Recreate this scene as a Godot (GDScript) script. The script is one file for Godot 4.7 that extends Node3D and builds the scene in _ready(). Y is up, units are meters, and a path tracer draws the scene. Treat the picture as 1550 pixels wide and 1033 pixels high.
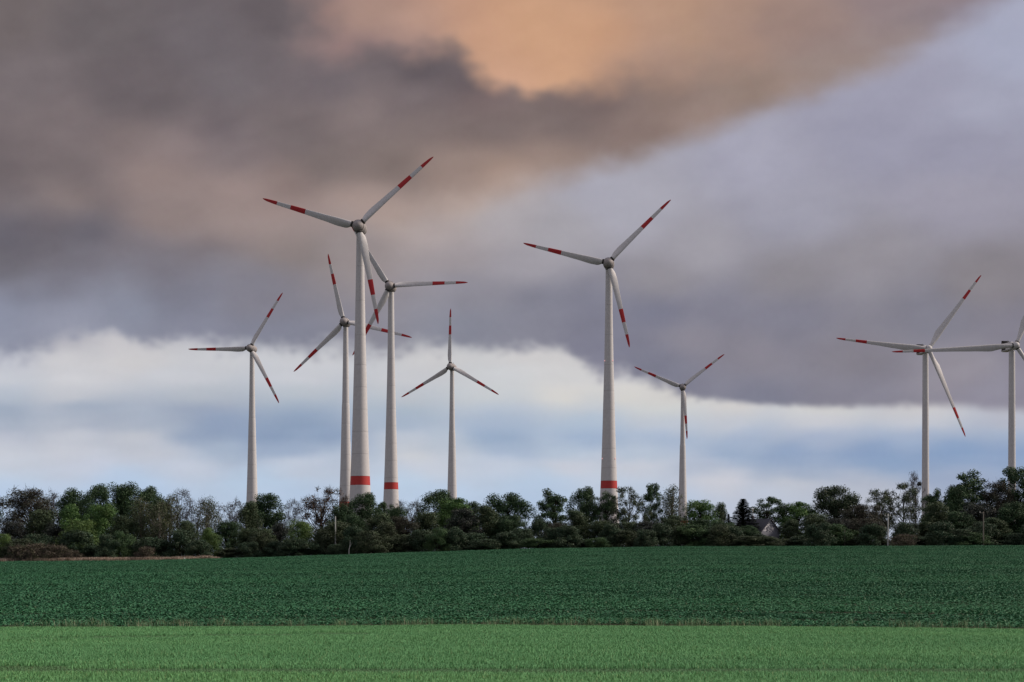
extends Node3D

# ---- the photograph's layout as angles: one unit of the lens is 1/2600 of the distance
const F := 2600.0
const CX := 775.0
const HY := 848.0
const EYE := 3.3

var rng := RandomNumberGenerator.new()
var used := {}
var N := {}
var M := {}
var KINDS := {}
var edge_x := [-500.0, 0.0, 200.0, 400.0, 540.0, 700.0, 850.0, 1000.0, 1550.0, 2100.0]
var edge_y := [853.0, 852.0, 851.0, 846.0, 841.0, 836.0, 832.0, 830.0, 828.0, 827.0]

# ------------------------------------------------------------------ helpers
func noise(sd: int, freq: float, oct := 4) -> FastNoiseLite:
	var n := FastNoiseLite.new()
	n.seed = sd
	n.noise_type = FastNoiseLite.TYPE_SIMPLEX_SMOOTH
	n.frequency = freq
	n.fractal_octaves = oct
	return n

func numbered(called: String) -> String:
	var k: int = used.get(called, 0)
	used[called] = k + 1
	return called if k == 0 else "%s_%03d" % [called, k]

func tag(o: Node3D, label: String, category := "", group := "", kind := "") -> Node3D:
	if label: o.set_meta("label", label)
	if category: o.set_meta("category", category)
	if group: o.set_meta("group", group)
	if kind: o.set_meta("kind", kind)
	return o

func thing(called: String, at: Vector3, turn := 0.0) -> Node3D:
	var o := Node3D.new()
	o.name = numbered(called)
	o.position = at
	o.rotation.y = turn
	add_child(o)
	return o

func part(called: String, mesh: Mesh, mat: Material, parent: Node) -> MeshInstance3D:
	var o := MeshInstance3D.new()
	o.name = called if parent != self else numbered(called)
	o.mesh = mesh
	o.material_override = mat
	parent.add_child(o, true)
	return o

func interp(xs: Array, ys: Array, x: float) -> float:
	if x <= xs[0]: return ys[0]
	for i in range(1, xs.size()):
		if x <= xs[i]:
			var t: float = (x - xs[i - 1]) / (xs[i] - xs[i - 1])
			return lerpf(ys[i - 1], ys[i], t)
	return ys[-1]

func mat_plain(c: Color, rough := 0.7, spec := 0.4) -> StandardMaterial3D:
	var m := StandardMaterial3D.new()
	m.albedo_color = c.linear_to_srgb()
	m.roughness = rough
	m.metallic_specular = spec
	return m

func mat_noise(dark: Color, light: Color, freq: float, scale: float, rough := 0.8, bump := 0.0, sd := 1) -> StandardMaterial3D:
	var m := mat_plain(Color.WHITE, rough, 0.35)
	var t := NoiseTexture2D.new()
	t.width = 512
	t.height = 512
	t.seamless = true
	var n := noise(sd, freq, 5)
	t.noise = n
	var g := Gradient.new()
	g.set_color(0, dark.linear_to_srgb())
	g.set_color(1, light.linear_to_srgb())
	t.color_ramp = g
	m.albedo_texture = t
	m.uv1_triplanar = true
	m.uv1_scale = Vector3.ONE * scale
	if bump > 0.0:
		var b := NoiseTexture2D.new()
		b.width = 512
		b.height = 512
		b.seamless = true
		b.as_normal_map = true
		b.bump_strength = bump
		b.noise = n
		m.normal_enabled = true
		m.normal_texture = b
	return m

func mat_leaf(rough := 0.6, back := 0.25) -> StandardMaterial3D:
	var m := mat_plain(Color.WHITE, rough, 0.35)
	m.vertex_color_use_as_albedo = true
	m.cull_mode = BaseMaterial3D.CULL_DISABLED
	m.backlight_enabled = true
	m.backlight = Color(back, back, back * 0.8)
	return m

# ground height at x, at distance d in front of the camera
func ground_h(x: float, d: float) -> float:
	var s := CX + x * F / 350.0
	var e := EYE + (HY - interp(edge_x, edge_y, s)) * 350.0 / F
	var h := 0.0
	if d < 85.0:
		h = 1.65 * (1.0 - smoothstep(4.0, 32.0, d))
	elif d < 350.0:
		var t := (d - 85.0) / 265.0
		h = e * t
		h += 0.10 * sin(t * PI) * N.roll.get_noise_2d(x * 0.35, d)
	elif d < 620.0:
		h = lerpf(e, 2.4, smoothstep(350.0, 620.0, d))
	else:
		h = 2.4
	return h

func px(x: float, y: float, d: float) -> Vector3:
	return Vector3((x - CX) * d / F, EYE + (HY - y) * d / F, -d)

# ------------------------------------------------------------------ mesh building
class Soup:
	var v := PackedVector3Array()
	var n := PackedVector3Array()
	var c := PackedColorArray()
	var i := PackedInt32Array()
	func mesh() -> ArrayMesh:
		var a := []
		a.resize(Mesh.ARRAY_MAX)
		a[Mesh.ARRAY_VERTEX] = v
		a[Mesh.ARRAY_NORMAL] = n
		if c.size() == v.size() and c.size() > 0:
			a[Mesh.ARRAY_COLOR] = c
		a[Mesh.ARRAY_INDEX] = i
		var m := ArrayMesh.new()
		m.add_surface_from_arrays(Mesh.PRIMITIVE_TRIANGLES, a)
		return m
	func leaf(p: Vector3, along: Vector3, nor: Vector3, l: float, w: float, col: Color, shade: Vector3) -> void:
		var side := along.cross(nor).normalized() * w * 0.5
		var b := v.size()
		v.append(p - along * l * 0.5)
		v.append(p + side - along * l * 0.05)
		v.append(p + along * l * 0.5)
		v.append(p - side - along * l * 0.05)
		for k in 4:
			n.append(shade)
			c.append(col)
		i.append_array([b, b + 2, b + 1, b, b + 3, b + 2])
	func tube(pts: Array, rad: Array, sides: int, col := Color.WHITE) -> void:
		var b := v.size()
		var k := pts.size()
		var up := Vector3.RIGHT
		for a in k:
			var dir: Vector3 = (pts[mini(a + 1, k - 1)] - pts[maxi(a - 1, 0)]).normalized()
			if absf(dir.dot(up)) > 0.95:
				up = Vector3.FORWARD
			var u := dir.cross(up).normalized()
			var w := dir.cross(u).normalized()
			for s in sides:
				var q := TAU * s / sides
				var o := u * cos(q) + w * sin(q)
				v.append(pts[a] + o * rad[a])
				n.append(o)
				c.append(col)
		for a in k - 1:
			for s in sides:
				var s2 := (s + 1) % sides
				var p0 := b + a * sides + s
				var p1 := b + a * sides + s2
				i.append_array([p0, p0 + sides, p1, p1, p0 + sides, p1 + sides])

# a surface through rings of points (all rings of one size), smooth along and around
func loft(rings: Array, closed_ends := true, colors := []) -> ArrayMesh:
	var st := SurfaceTool.new()
	st.begin(Mesh.PRIMITIVE_TRIANGLES)
	st.set_smooth_group(0)
	var n: int = rings[0].size()
	for a in rings.size() - 1:
		for s in n:
			var t := (s + 1) % n
			for v in [rings[a][s], rings[a + 1][s], rings[a][t], rings[a][t], rings[a + 1][s], rings[a + 1][t]]:
				st.add_vertex(v)
	if closed_ends:
		st.set_smooth_group(-1)
		for e in [0, rings.size() - 1]:
			var mid := Vector3.ZERO
			for p in rings[e]: mid += p
			mid /= n
			for s in n:
				var t := (s + 1) % n
				if e == 0:
					for v in [mid, rings[e][s], rings[e][t]]: st.add_vertex(v)
				else:
					for v in [mid, rings[e][t], rings[e][s]]: st.add_vertex(v)
	st.generate_normals()
	return st.commit()

func circle(r: float, y: float, n := 40) -> Array:
	var a := []
	for k in n:
		var q := TAU * k / n
		a.append(Vector3(cos(q) * r, y, -sin(q) * r))
	return a

# lathe about the z axis: list of [z, radius]
func lathe_z(prof: Array, n := 28, sy := 1.0) -> ArrayMesh:
	var rings := []
	for p in prof:
		var a := []
		for k in n:
			var q := TAU * k / n
			a.append(Vector3(cos(q) * p[1], sin(q) * p[1] * sy, p[0]))
		rings.append(a)
	return loft(rings, true)

func box(size: Vector3, at: Vector3, bevel := 0.0) -> ArrayMesh:
	var h := size * 0.5
	var rings := []
	var b := minf(bevel, minf(h.x, minf(h.y, h.z)) * 0.9)
	var prof := [[-h.y, -b], [-h.y + b, 0.0], [h.y - b, 0.0], [h.y, -b]] if b > 0.0 else [[-h.y, 0.0], [h.y, 0.0]]
	for p in prof:
		var x: float = h.x + p[1]
		var z: float = h.z + p[1]
		var r := []
		for q in [[-1, -1, 0], [-1, -1, 1], [1, -1, 1], [1, -1, 0], [1, 1, 0], [1, 1, 1], [-1, 1, 1], [-1, 1, 0]] if b > 0.0 else [[-1, -1, 2], [1, -1, 2], [1, 1, 2], [-1, 1, 2]]:
			var ex: float = x - (b if q[2] == 1 else 0.0)
			var ez: float = z - (b if q[2] == 0 else 0.0)
			r.append(at + Vector3(q[0] * ex, p[0], q[1] * ez))
		rings.append(r)
	var st := SurfaceTool.new()
	st.begin(Mesh.PRIMITIVE_TRIANGLES)
	st.set_smooth_group(-1)
	var n: int = rings[0].size()
	var quad := func(a, c, d, e):
		for v in [a, c, d, d, c, e]: st.add_vertex(v)
	for a in rings.size() - 1:
		for s in n:
			var t := (s + 1) % n
			quad.call(rings[a][s], rings[a][t], rings[a + 1][s], rings[a + 1][t])
	for e in [0, rings.size() - 1]:
		for s in range(1, n - 1):
			for v in ([rings[e][0], rings[e][s + 1], rings[e][s]] if e == 0 else [rings[e][0], rings[e][s], rings[e][s + 1]]): st.add_vertex(v)
	st.generate_normals()
	return st.commit()

# ------------------------------------------------------------------ the sky
var sky_grid := {}
const GX := 14.0

func idw(points: Array, stretch := 0.62, soft := 800.0) -> Array:
	# colours on a grid over the part of the sky with known clouds
	var out := []
	for gy in 76:
		for gx in 140:
			var x := -200.0 + gx * GX
			var y := -180.0 + gy * GX
			var sum := Vector3.ZERO
			var ws := 0.0
			for p in points:
				var dx: float = (x - p[0]) * stretch
				var dy: float = y - p[1]
				var w: float = dx * dx + dy * dy + soft
				w = 1.0 / (w * w)
				sum += p[2] * w
				ws += w
			out.append(sum / ws)
	return out

func grid_at(g: Array, x: float, y: float) -> Vector3:
	var fx := clampf((x + 200.0) / GX, 0.0, 138.99)
	var fy := clampf((y + 180.0) / GX, 0.0, 74.99)
	var ix := int(fx)
	var iy := int(fy)
	fx -= ix
	fy -= iy
	var k := iy * 140 + ix
	return g[k].lerp(g[k + 1], fx).lerp(g[k + 140].lerp(g[k + 141], fx), fy)

func pts(flat: Array) -> Array:
	var o := []
	for k in range(0, flat.size(), 5):
		o.append([float(flat[k]), float(flat[k + 1]), Vector3(flat[k + 2], flat[k + 3], flat[k + 4])])
	return o

func make_sky() -> ImageTexture:
	var low := idw(pts([0,515,177,180,191, 100,515,185,184,191, 180,515,199,197,201, 300,515,193,193,199, 500,515,193,194,199, 700,515,193,194,197, 850,515,197,196,199, 0,545,193,195,205, 110,545,203,202,206, 200,545,205,203,205, 330,545,200,201,206, 480,545,201,202,207, 650,545,203,202,204, 800,545,205,203,204, 870,545,205,203,204, 0,575,200,203,211, 130,575,207,207,212, 280,575,200,202,209, 450,575,201,203,210, 620,575,201,202,207, 750,575,203,205,209, 850,575,210,209,210, 950,575,203,202,205, 0,598,182,190,203, 130,598,196,198,205, 300,598,182,188,197, 450,598,185,192,201, 620,598,190,194,201, 750,598,201,204,207, 850,598,216,213,209, 950,598,214,211,207, 1010,598,210,207,204, 0,618,158,170,189, 150,618,160,171,189, 300,618,154,165,186, 450,618,160,174,193, 620,618,171,184,199, 760,618,185,194,207, 900,618,196,201,208, 1000,618,206,208,208, 1100,618,208,205,204, 1250,618,209,208,207, 1400,618,204,202,204, 1550,618,185,185,194, 0,640,166,176,193, 150,640,169,177,193, 240,640,166,176,193, 330,640,143,159,186, 450,640,140,158,185, 620,640,166,180,200, 760,640,166,181,203, 900,640,174,189,208, 1000,640,190,197,209, 1100,640,193,198,209, 1250,640,201,202,209, 1400,640,198,200,208, 1550,640,182,186,200, 0,662,185,190,204, 120,662,190,194,205, 220,662,193,196,205, 300,662,150,165,189, 400,662,139,157,185, 500,662,143,161,188, 620,662,185,193,207, 680,662,179,190,205, 760,662,152,171,197, 900,662,160,178,204, 1000,662,169,184,207, 1120,662,166,180,203, 1250,662,166,178,201, 1400,662,163,177,201, 1550,662,163,177,200, 0,685,198,202,212, 120,685,198,201,211, 240,685,193,197,208, 340,685,166,180,200, 430,685,155,171,196, 530,685,177,189,207, 620,685,205,207,212, 690,685,193,200,212, 770,685,171,186,208, 860,685,179,193,211, 960,685,182,194,211, 1100,685,155,173,199, 1200,685,144,163,193, 1330,685,138,159,192, 1450,685,136,159,193, 1550,685,138,159,193, 0,705,198,204,216, 150,705,196,202,217, 300,705,194,201,216, 450,705,193,201,216, 560,705,190,200,216, 640,705,200,205,217, 760,705,194,202,217, 860,705,202,205,216, 960,705,202,205,215, 1050,705,177,186,204, 1200,705,150,167,194, 1350,705,139,161,193, 1550,705,142,162,194, 0,728,187,204,226, 200,728,182,202,227, 400,728,182,201,223, 600,728,187,205,226, 800,728,183,201,223, 950,728,190,202,219, 1080,728,201,202,211, 1200,728,190,194,205, 1320,728,179,185,200, 1450,728,158,171,196, 1550,728,155,170,196, 0,755,181,200,226, 200,755,179,200,227, 450,755,181,199,223, 650,755,185,203,226, 800,755,179,197,221, 1000,755,183,197,218, 1150,755,189,197,213, 1330,755,189,194,207, 1550,755,177,187,206, 0,850,189,201,220, 500,850,189,201,220, 1000,850,189,200,218, 1550,850,187,197,214]), 0.34, 90.0)
	var gray := idw(pts([0,380,108,107,116, 60,440,128,130,146, 0,470,142,147,166, 100,480,150,153,170, 200,470,139,143,160, 300,500,135,137,154, 260,440,122,122,136, 400,440,129,127,139, 420,510,131,133,149, 700,500,135,137,151, 700,440,141,139,150, 800,500,135,135,149, 820,455,128,128,142, 900,472,128,128,144, 1000,472,122,123,141, 1100,470,131,130,145, 1200,480,128,127,142, 1400,490,129,128,141, 1550,500,131,128,141, 900,540,127,127,144, 1000,560,123,124,141, 1050,520,140,136,147, 1150,540,138,134,145, 1150,600,127,128,145, 1300,600,133,131,145, 1450,560,148,143,153, 1300,540,133,129,139, 1500,600,142,139,154, 800,400,158,154,162, 850,340,164,161,168, 950,320,169,168,180, 1050,380,161,158,167, 900,290,169,168,181, 1150,250,165,164,181, 1200,330,159,158,173, 1350,200,155,154,173, 1450,300,158,155,170, 1500,150,163,164,183, 1540,80,167,170,191, 1400,130,159,158,177, 1450,230,152,151,170, 1300,400,149,145,153, 1500,420,135,130,136, 1200,420,141,137,144, 1000,420,146,142,149, 650,350,172,160,159, 680,390,160,152,156, 600,320,174,156,148, 520,380,150,140,141, 440,380,138,128,127, 700,300,182,164,156, 760,330,174,169,174]))
	var brown := idw(pts([0,20,114,105,106, 150,50,106,99,102, 300,60,110,103,108, 400,20,105,97,101, 50,120,119,110,113, 200,120,105,97,101, 350,120,112,105,110, 500,130,114,105,110, 100,180,125,114,116, 170,150,106,98,102, 230,150,105,97,101, 280,220,146,131,131, 200,200,131,118,118, 100,250,117,107,109, 0,260,109,100,103, 250,260,148,131,128, 330,200,111,102,107, 350,240,123,112,115, 450,200,115,105,107, 550,170,131,118,118, 640,105,99,91,96, 620,150,120,109,112, 700,115,106,96,100, 740,150,122,106,106, 650,190,126,113,112, 500,250,119,108,107, 600,250,126,113,110, 420,280,141,124,121, 350,290,155,137,134, 550,302,169,149,143, 680,260,152,133,126, 770,265,172,148,136, 760,200,121,108,107, 850,190,119,106,105, 900,160,119,104,103, 820,235,155,135,127, 950,190,137,119,114, 1000,150,136,117,110, 1050,175,155,135,128, 1150,130,143,124,115, 1200,145,157,138,132, 1280,100,151,134,129, 1350,60,153,138,137, 1400,20,137,125,130, 1450,15,140,129,139, 100,300,135,122,121, 0,310,122,113,116, 120,345,104,101,111, 0,345,103,100,110, 250,330,145,130,128, 350,330,153,137,134, 200,380,119,112,118, 300,400,121,113,118, 420,340,162,143,139]))
	var orange := idw(pts([940,55,195,153,127, 940,100,186,148,127, 1000,15,183,148,126, 700,20,193,151,128, 1040,60,176,144,124, 480,20,148,123,119, 480,70,148,126,125, 560,20,171,141,129, 550,60,142,119,119, 640,30,182,147,132, 620,60,166,138,131, 740,50,196,152,126, 760,20,202,158,129, 800,40,203,159,128, 820,70,202,158,128, 780,120,206,162,137, 860,100,207,162,131, 900,60,205,159,127, 980,40,181,146,127, 1000,90,167,139,127, 1100,40,168,139,125, 1100,80,164,137,125, 1200,40,157,133,125, 1250,60,149,129,125, 1350,20,143,127,130, 800,-150,186,152,135]))
	var deck_x := [-200.0, 0.0, 60.0, 110.0, 170.0, 215.0, 270.0, 330.0, 420.0, 560.0, 700.0, 790.0, 860.0, 885.0, 910.0, 950.0, 1000.0, 1060.0, 1130.0, 1250.0, 1400.0, 1480.0, 1560.0, 1750.0]
	var deck_y := [545.0, 540.0, 522.0, 512.0, 503.0, 520.0, 512.0, 522.0, 528.0, 530.0, 531.0, 530.0, 532.0, 552.0, 572.0, 570.0, 586.0, 602.0, 611.0, 616.0, 614.0, 617.0, 621.0, 622.0]
	var deck_w := [28.0, 28.0, 23.0, 16.0, 12.0, 14.0, 16.0, 21.0, 25.0, 24.0, 20.0, 17.0, 11.0, 15.0, 20.0, 20.0, 12.0, 6.0, 5.0, 6.0, 9.0, 10.0, 10.0, 10.0]
	var diag_x := [-300.0, 300.0, 560.0, 700.0, 775.0, 850.0, 950.0, 1050.0, 1150.0, 1250.0, 1340.0, 1400.0, 1450.0, 1500.0, 1750.0]
	var diag_y := [420.0, 395.0, 318.0, 296.0, 284.0, 266.0, 243.0, 205.0, 168.0, 134.0, 100.0, 70.0, 40.0, 0.0, -200.0]
	var diag_w := [70.0, 70.0, 50.0, 40.0, 36.0, 32.0, 30.0, 30.0, 30.0, 30.0, 32.0, 36.0, 40.0, 44.0, 50.0]
	var or_x := [-200.0, 400.0, 470.0, 500.0, 560.0, 620.0, 690.0, 720.0, 750.0, 800.0, 840.0, 880.0, 920.0, 950.0, 1010.0, 1100.0, 1200.0, 1280.0, 1360.0, 1430.0, 1750.0]
	var or_y := [90.0, 85.0, 85.0, 85.0, 70.0, 72.0, 74.0, 104.0, 132.0, 147.0, 144.0, 134.0, 124.0, 118.0, 114.0, 104.0, 92.0, 66.0, 34.0, 0.0, -120.0]
	var or_w := [34.0, 34.0, 32.0, 30.0, 28.0, 28.0, 30.0, 28.0, 24.0, 20.0, 20.0, 30.0, 38.0, 44.0, 36.0, 40.0, 44.0, 46.0, 44.0, 40.0, 40.0]
	var warp := noise(11, 0.0045, 3)
	var fine := noise(12, 0.013, 3)
	var wisp := noise(15, 0.028, 4)
	var grain := noise(16, 0.11, 2)
	var big := noise(13, 1.3, 5)
	var small := noise(14, 4.0, 4)
	# the whole dome: the same broken cloud all round
	var far_img := Image.create(512, 256, false, Image.FORMAT_RGB8)
	for j in 256:
		var el := PI * (0.5 - (j + 0.5) / 256.0)
		for i in 512:
			var c := Vector3(104, 112, 100)
			if j < 128:
				c = dome(TAU * (i + 0.5) / 512.0, el, big, small)
			far_img.set_pixel(i, j, Color(c.x / 255.0, c.y / 255.0, c.z / 255.0))
	far_img.resize(4096, 2048, Image.INTERPOLATE_CUBIC)  # column 0 looks along -z
	var span := int(4096 * 0.36 / TAU)
	for j in range(1024 - 270, 1024):
		var el := PI * (0.5 - (j + 0.5) / 2048.0)
		for i2 in range(-span, span):
			var i := posmod(i2, 4096)
			var az := TAU * (i2 + 0.5) / 4096.0
			var x := CX + F * tan(az)
			var y := HY - F * tan(el) / cos(az)
			if y < -175.0: continue
			var away := maxf(maxf(-x, x - 1550.0), -y)
			var keep := 1.0 - smoothstep(20.0, 150.0, away)
			if keep <= 0.0: continue
			var wx := warp.get_noise_2d(x * 0.55, y) * 34.0
			var wy := warp.get_noise_2d(x * 0.55 + 900.0, y) * 18.0
			var f1 := fine.get_noise_2d(x * 0.7, y)
			var f2 := fine.get_noise_2d(x * 0.7 + 500.0, y + 300.0)
			var f3 := wisp.get_noise_2d(x * 0.6, y)
			var f4 := wisp.get_noise_2d(x * 0.22, y * 1.2 + 700.0)
			var along := x * 0.95 - y * 0.3
			var across := x * 0.3 + y * 0.95
			var f5 := wisp.get_noise_2d(along * 0.16 + 50.0, across * 0.9)
			var f6 := absf(warp.get_noise_2d(x * 0.8 + wx * 1.5 + 300.0, y * 1.9 + x * 0.25 + wy * 2.0))
			var X := x + wx * 0.7
			var Y := y + wy * 0.7
			var lowc := grid_at(low, x + wx * 0.8, y + wy * 0.2 + f4 * 5.0 + f1 * 5.0)
			var c := lowc + Vector3(1.0, 0.95, 0.85) * (f1 * 2.5 + f4 * 3.0)
			var g := grid_at(gray, X, Y) + Vector3.ONE * (f2 * 3.0 + f1 * 2.0 + f4 * 1.0 + f5 * 1.2 + (f6 - 0.18) * 4.0)
			var w := interp(deck_x, deck_w, x)
			var rag := 1.0 if x < 1060.0 else 0.35
			var t := y + (f1 * 14.0 - absf(f3) * 22.0 + 6.0 + wy * 0.35) * rag * (minf(w / 20.0, 1.3) if x < 1000.0 else 0.6) - interp(deck_x, deck_y, x)
			c = g.lerp(c, smoothstep(-w, w, t))
			var b := grid_at(brown, X, Y) + Vector3(1.05, 1.0, 0.95) * (f1 * 3.0 + f2 * 2.0 + f3 * 1.0 + f5 * 2.0 + (f6 - 0.18) * 5.0)
			w = interp(diag_x, diag_w, x)
			t = y + f2 * 9.0 + f3 * 6.0 + wy * 0.4 - interp(diag_x, diag_y, x)
			c = b.lerp(c, smoothstep(-w, w, t))
			var o := grid_at(orange, X, Y) + Vector3(1.0, 0.9, 0.75) * (f1 * 4.0 + f5 * 2.0 + (f6 - 0.18) * 6.0)
			w = interp(or_x, or_w, x)
			t = y + f1 * 18.0 + f3 * 9.0 + wy * 0.5 - interp(or_x, or_y, x)
			var fade := smoothstep(420.0, 540.0, x + wx + f2 * 40.0)
			c = o.lerp(c, 1.0 - fade * (1.0 - smoothstep(-w, w, t)))
			c += Vector3.ONE * grain.get_noise_2d(x, y) * 1.6
			if keep < 1.0:
				var q := far_img.get_pixel(i, j)
				c = (Vector3(q.r, q.g, q.b) * 255.0).lerp(c, keep)
			far_img.set_pixel(i, j, Color(c.x / 255.0, c.y / 255.0, c.z / 255.0))
	return ImageTexture.create_from_image(far_img)

func dome(az: float, el: float, big: FastNoiseLite, small: FastNoiseLite) -> Vector3:
	var dir := Vector3(sin(az) * cos(el), sin(el) * 2.2, -cos(az) * cos(el))
	var a := big.get_noise_3dv(dir)
	var s := small.get_noise_3dv(dir)
	var cloud := Vector3(136, 130, 134).lerp(Vector3(176, 172, 182), smoothstep(0.3, 0.75, el))
	cloud *= 1.0 + a * 0.28
	cloud = cloud.lerp(Vector3(190, 160, 134), clampf(a * 1.3 + s * 0.8 - 0.1, 0.0, 0.6))
	cloud += Vector3.ONE * s * 8.0
	var pale := Vector3(190, 201, 222) + Vector3.ONE * s * 12.0
	return pale.lerp(cloud, smoothstep(0.06, 0.14, el + a * 0.05 + s * 0.02))

# ------------------------------------------------------------------ wind turbines
func blade_rings(prof: Array, r0: float, r1: float, R: float, steps: int, pitch: float) -> Array:
	var rings := []
	for k in steps + 1:
		var r := lerpf(r0, r1, float(k) / steps)
		var ch := 0.0
		var th := 0.0
		var tw := 0.0
		var rd := 0.0
		for a in prof.size() - 1:
			if r <= prof[a + 1][0] or a == prof.size() - 2:
				var q := clampf((r - prof[a][0]) / (prof[a + 1][0] - prof[a][0]), 0.0, 1.0)
				q = q * q * (3.0 - 2.0 * q) * 0.4 + q * 0.6
				ch = lerpf(prof[a][1], prof[a + 1][1], q)
				th = lerpf(prof[a][2], prof[a + 1][2], q)
				tw = lerpf(prof[a][3], prof[a + 1][3], q)
				rd = lerpf(prof[a][4], prof[a + 1][4], q)
				break
		var ang := deg_to_rad(tw + pitch)
		var ring := []
		for s in 20:
			var u := -TAU * s / 20.0
			var cx := cos(u)
			# an aerofoil: blunt in front (+x), sharp behind; rd 1 is a round root
			var taper := lerpf(pow((1.0 + cx) * 0.5, 0.55) * 1.12, 1.0, rd)
			var x := ch * (cx * 0.5 - lerpf(0.2, 0.0, rd))
			var z := th * 0.5 * sin(u) * taper
			ring.append(Vector3(x * cos(ang) + z * sin(ang) * 0.0 - z * sin(ang), r * R, z * cos(ang) + x * sin(ang) + 0.0))
		rings.append(ring)
	return rings

func join(meshes: Array) -> ArrayMesh:
	var st := SurfaceTool.new()
	for m in meshes:
		st.append_from(m, 0, Transform3D())
	return st.commit()

var wide_blade := [[0.068, 2.1, 2.0, 30.0, 1.0], [0.085, 2.7, 1.9, 28.0, 0.5], [0.115, 3.3, 1.6, 24.0, 0.1], [0.2, 3.3, 1.05, 16.0, 0.0], [0.35, 2.65, 0.66, 9.0, 0.0], [0.55, 2.1, 0.42, 5.0, 0.0], [0.75, 1.7, 0.28, 2.0, 0.0], [0.86, 1.45, 0.2, 1.0, 0.0], [0.95, 1.05, 0.13, 0.5, 0.0], [0.985, 0.6, 0.08, 0.0, 0.0], [1.0, 0.12, 0.03, 0.0, 0.0]]
var slim_blade := [[0.03, 1.9, 1.9, 24.0, 1.0], [0.07, 1.9, 1.9, 22.0, 1.0], [0.13, 2.6, 1.4, 18.0, 0.5], [0.2, 3.3, 1.0, 14.0, 0.0], [0.35, 2.6, 0.66, 8.0, 0.0], [0.55, 1.9, 0.42, 4.0, 0.0], [0.75, 1.4, 0.26, 2.0, 0.0], [0.88, 1.15, 0.18, 1.0, 0.0], [0.96, 0.8, 0.11, 0.0, 0.0], [0.987, 0.5, 0.07, 0.0, 0.0], [1.0, 0.1, 0.03, 0.0, 0.0]]

func add_blades(t: Node3D, prof: Array, R: float, stripes: Array, centre: Vector3, angles: Array, tilt: float, pitch: float, white: Material, red: Material, collar_r: float) -> void:
	var s: Array = stripes
	var body := join([loft(blade_rings(prof, prof[0][0], s[0], R, 26, pitch)), loft(blade_rings(prof, s[1], s[2], R, 8, pitch))])
	var stripe := loft(blade_rings(prof, s[0], s[1], R, 8, pitch))
	var tip := loft(blade_rings(prof, s[2], 1.0, R, 14, pitch))
	var cr: float = prof[0][1] * 0.5
	var collar := loft([circle(cr * 1.1, prof[0][0] * R - collar_r, 24), circle(cr * 1.14, prof[0][0] * R - collar_r * 0.4, 24), circle(cr * 1.14, prof[0][0] * R + 0.12, 24), circle(cr * 1.02, prof[0][0] * R + 0.16, 24)])
	for a in angles:
		var b := part("blade", body, white, t)
		b.transform = Transform3D(Basis(Vector3.RIGHT, deg_to_rad(-tilt)) * Basis(Vector3.BACK, deg_to_rad(-a)), centre)
		part("red_stripe", stripe, red, b)
		part("red_tip", tip, red, b)
		part("blade_collar", collar, M.rubber, b)

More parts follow.
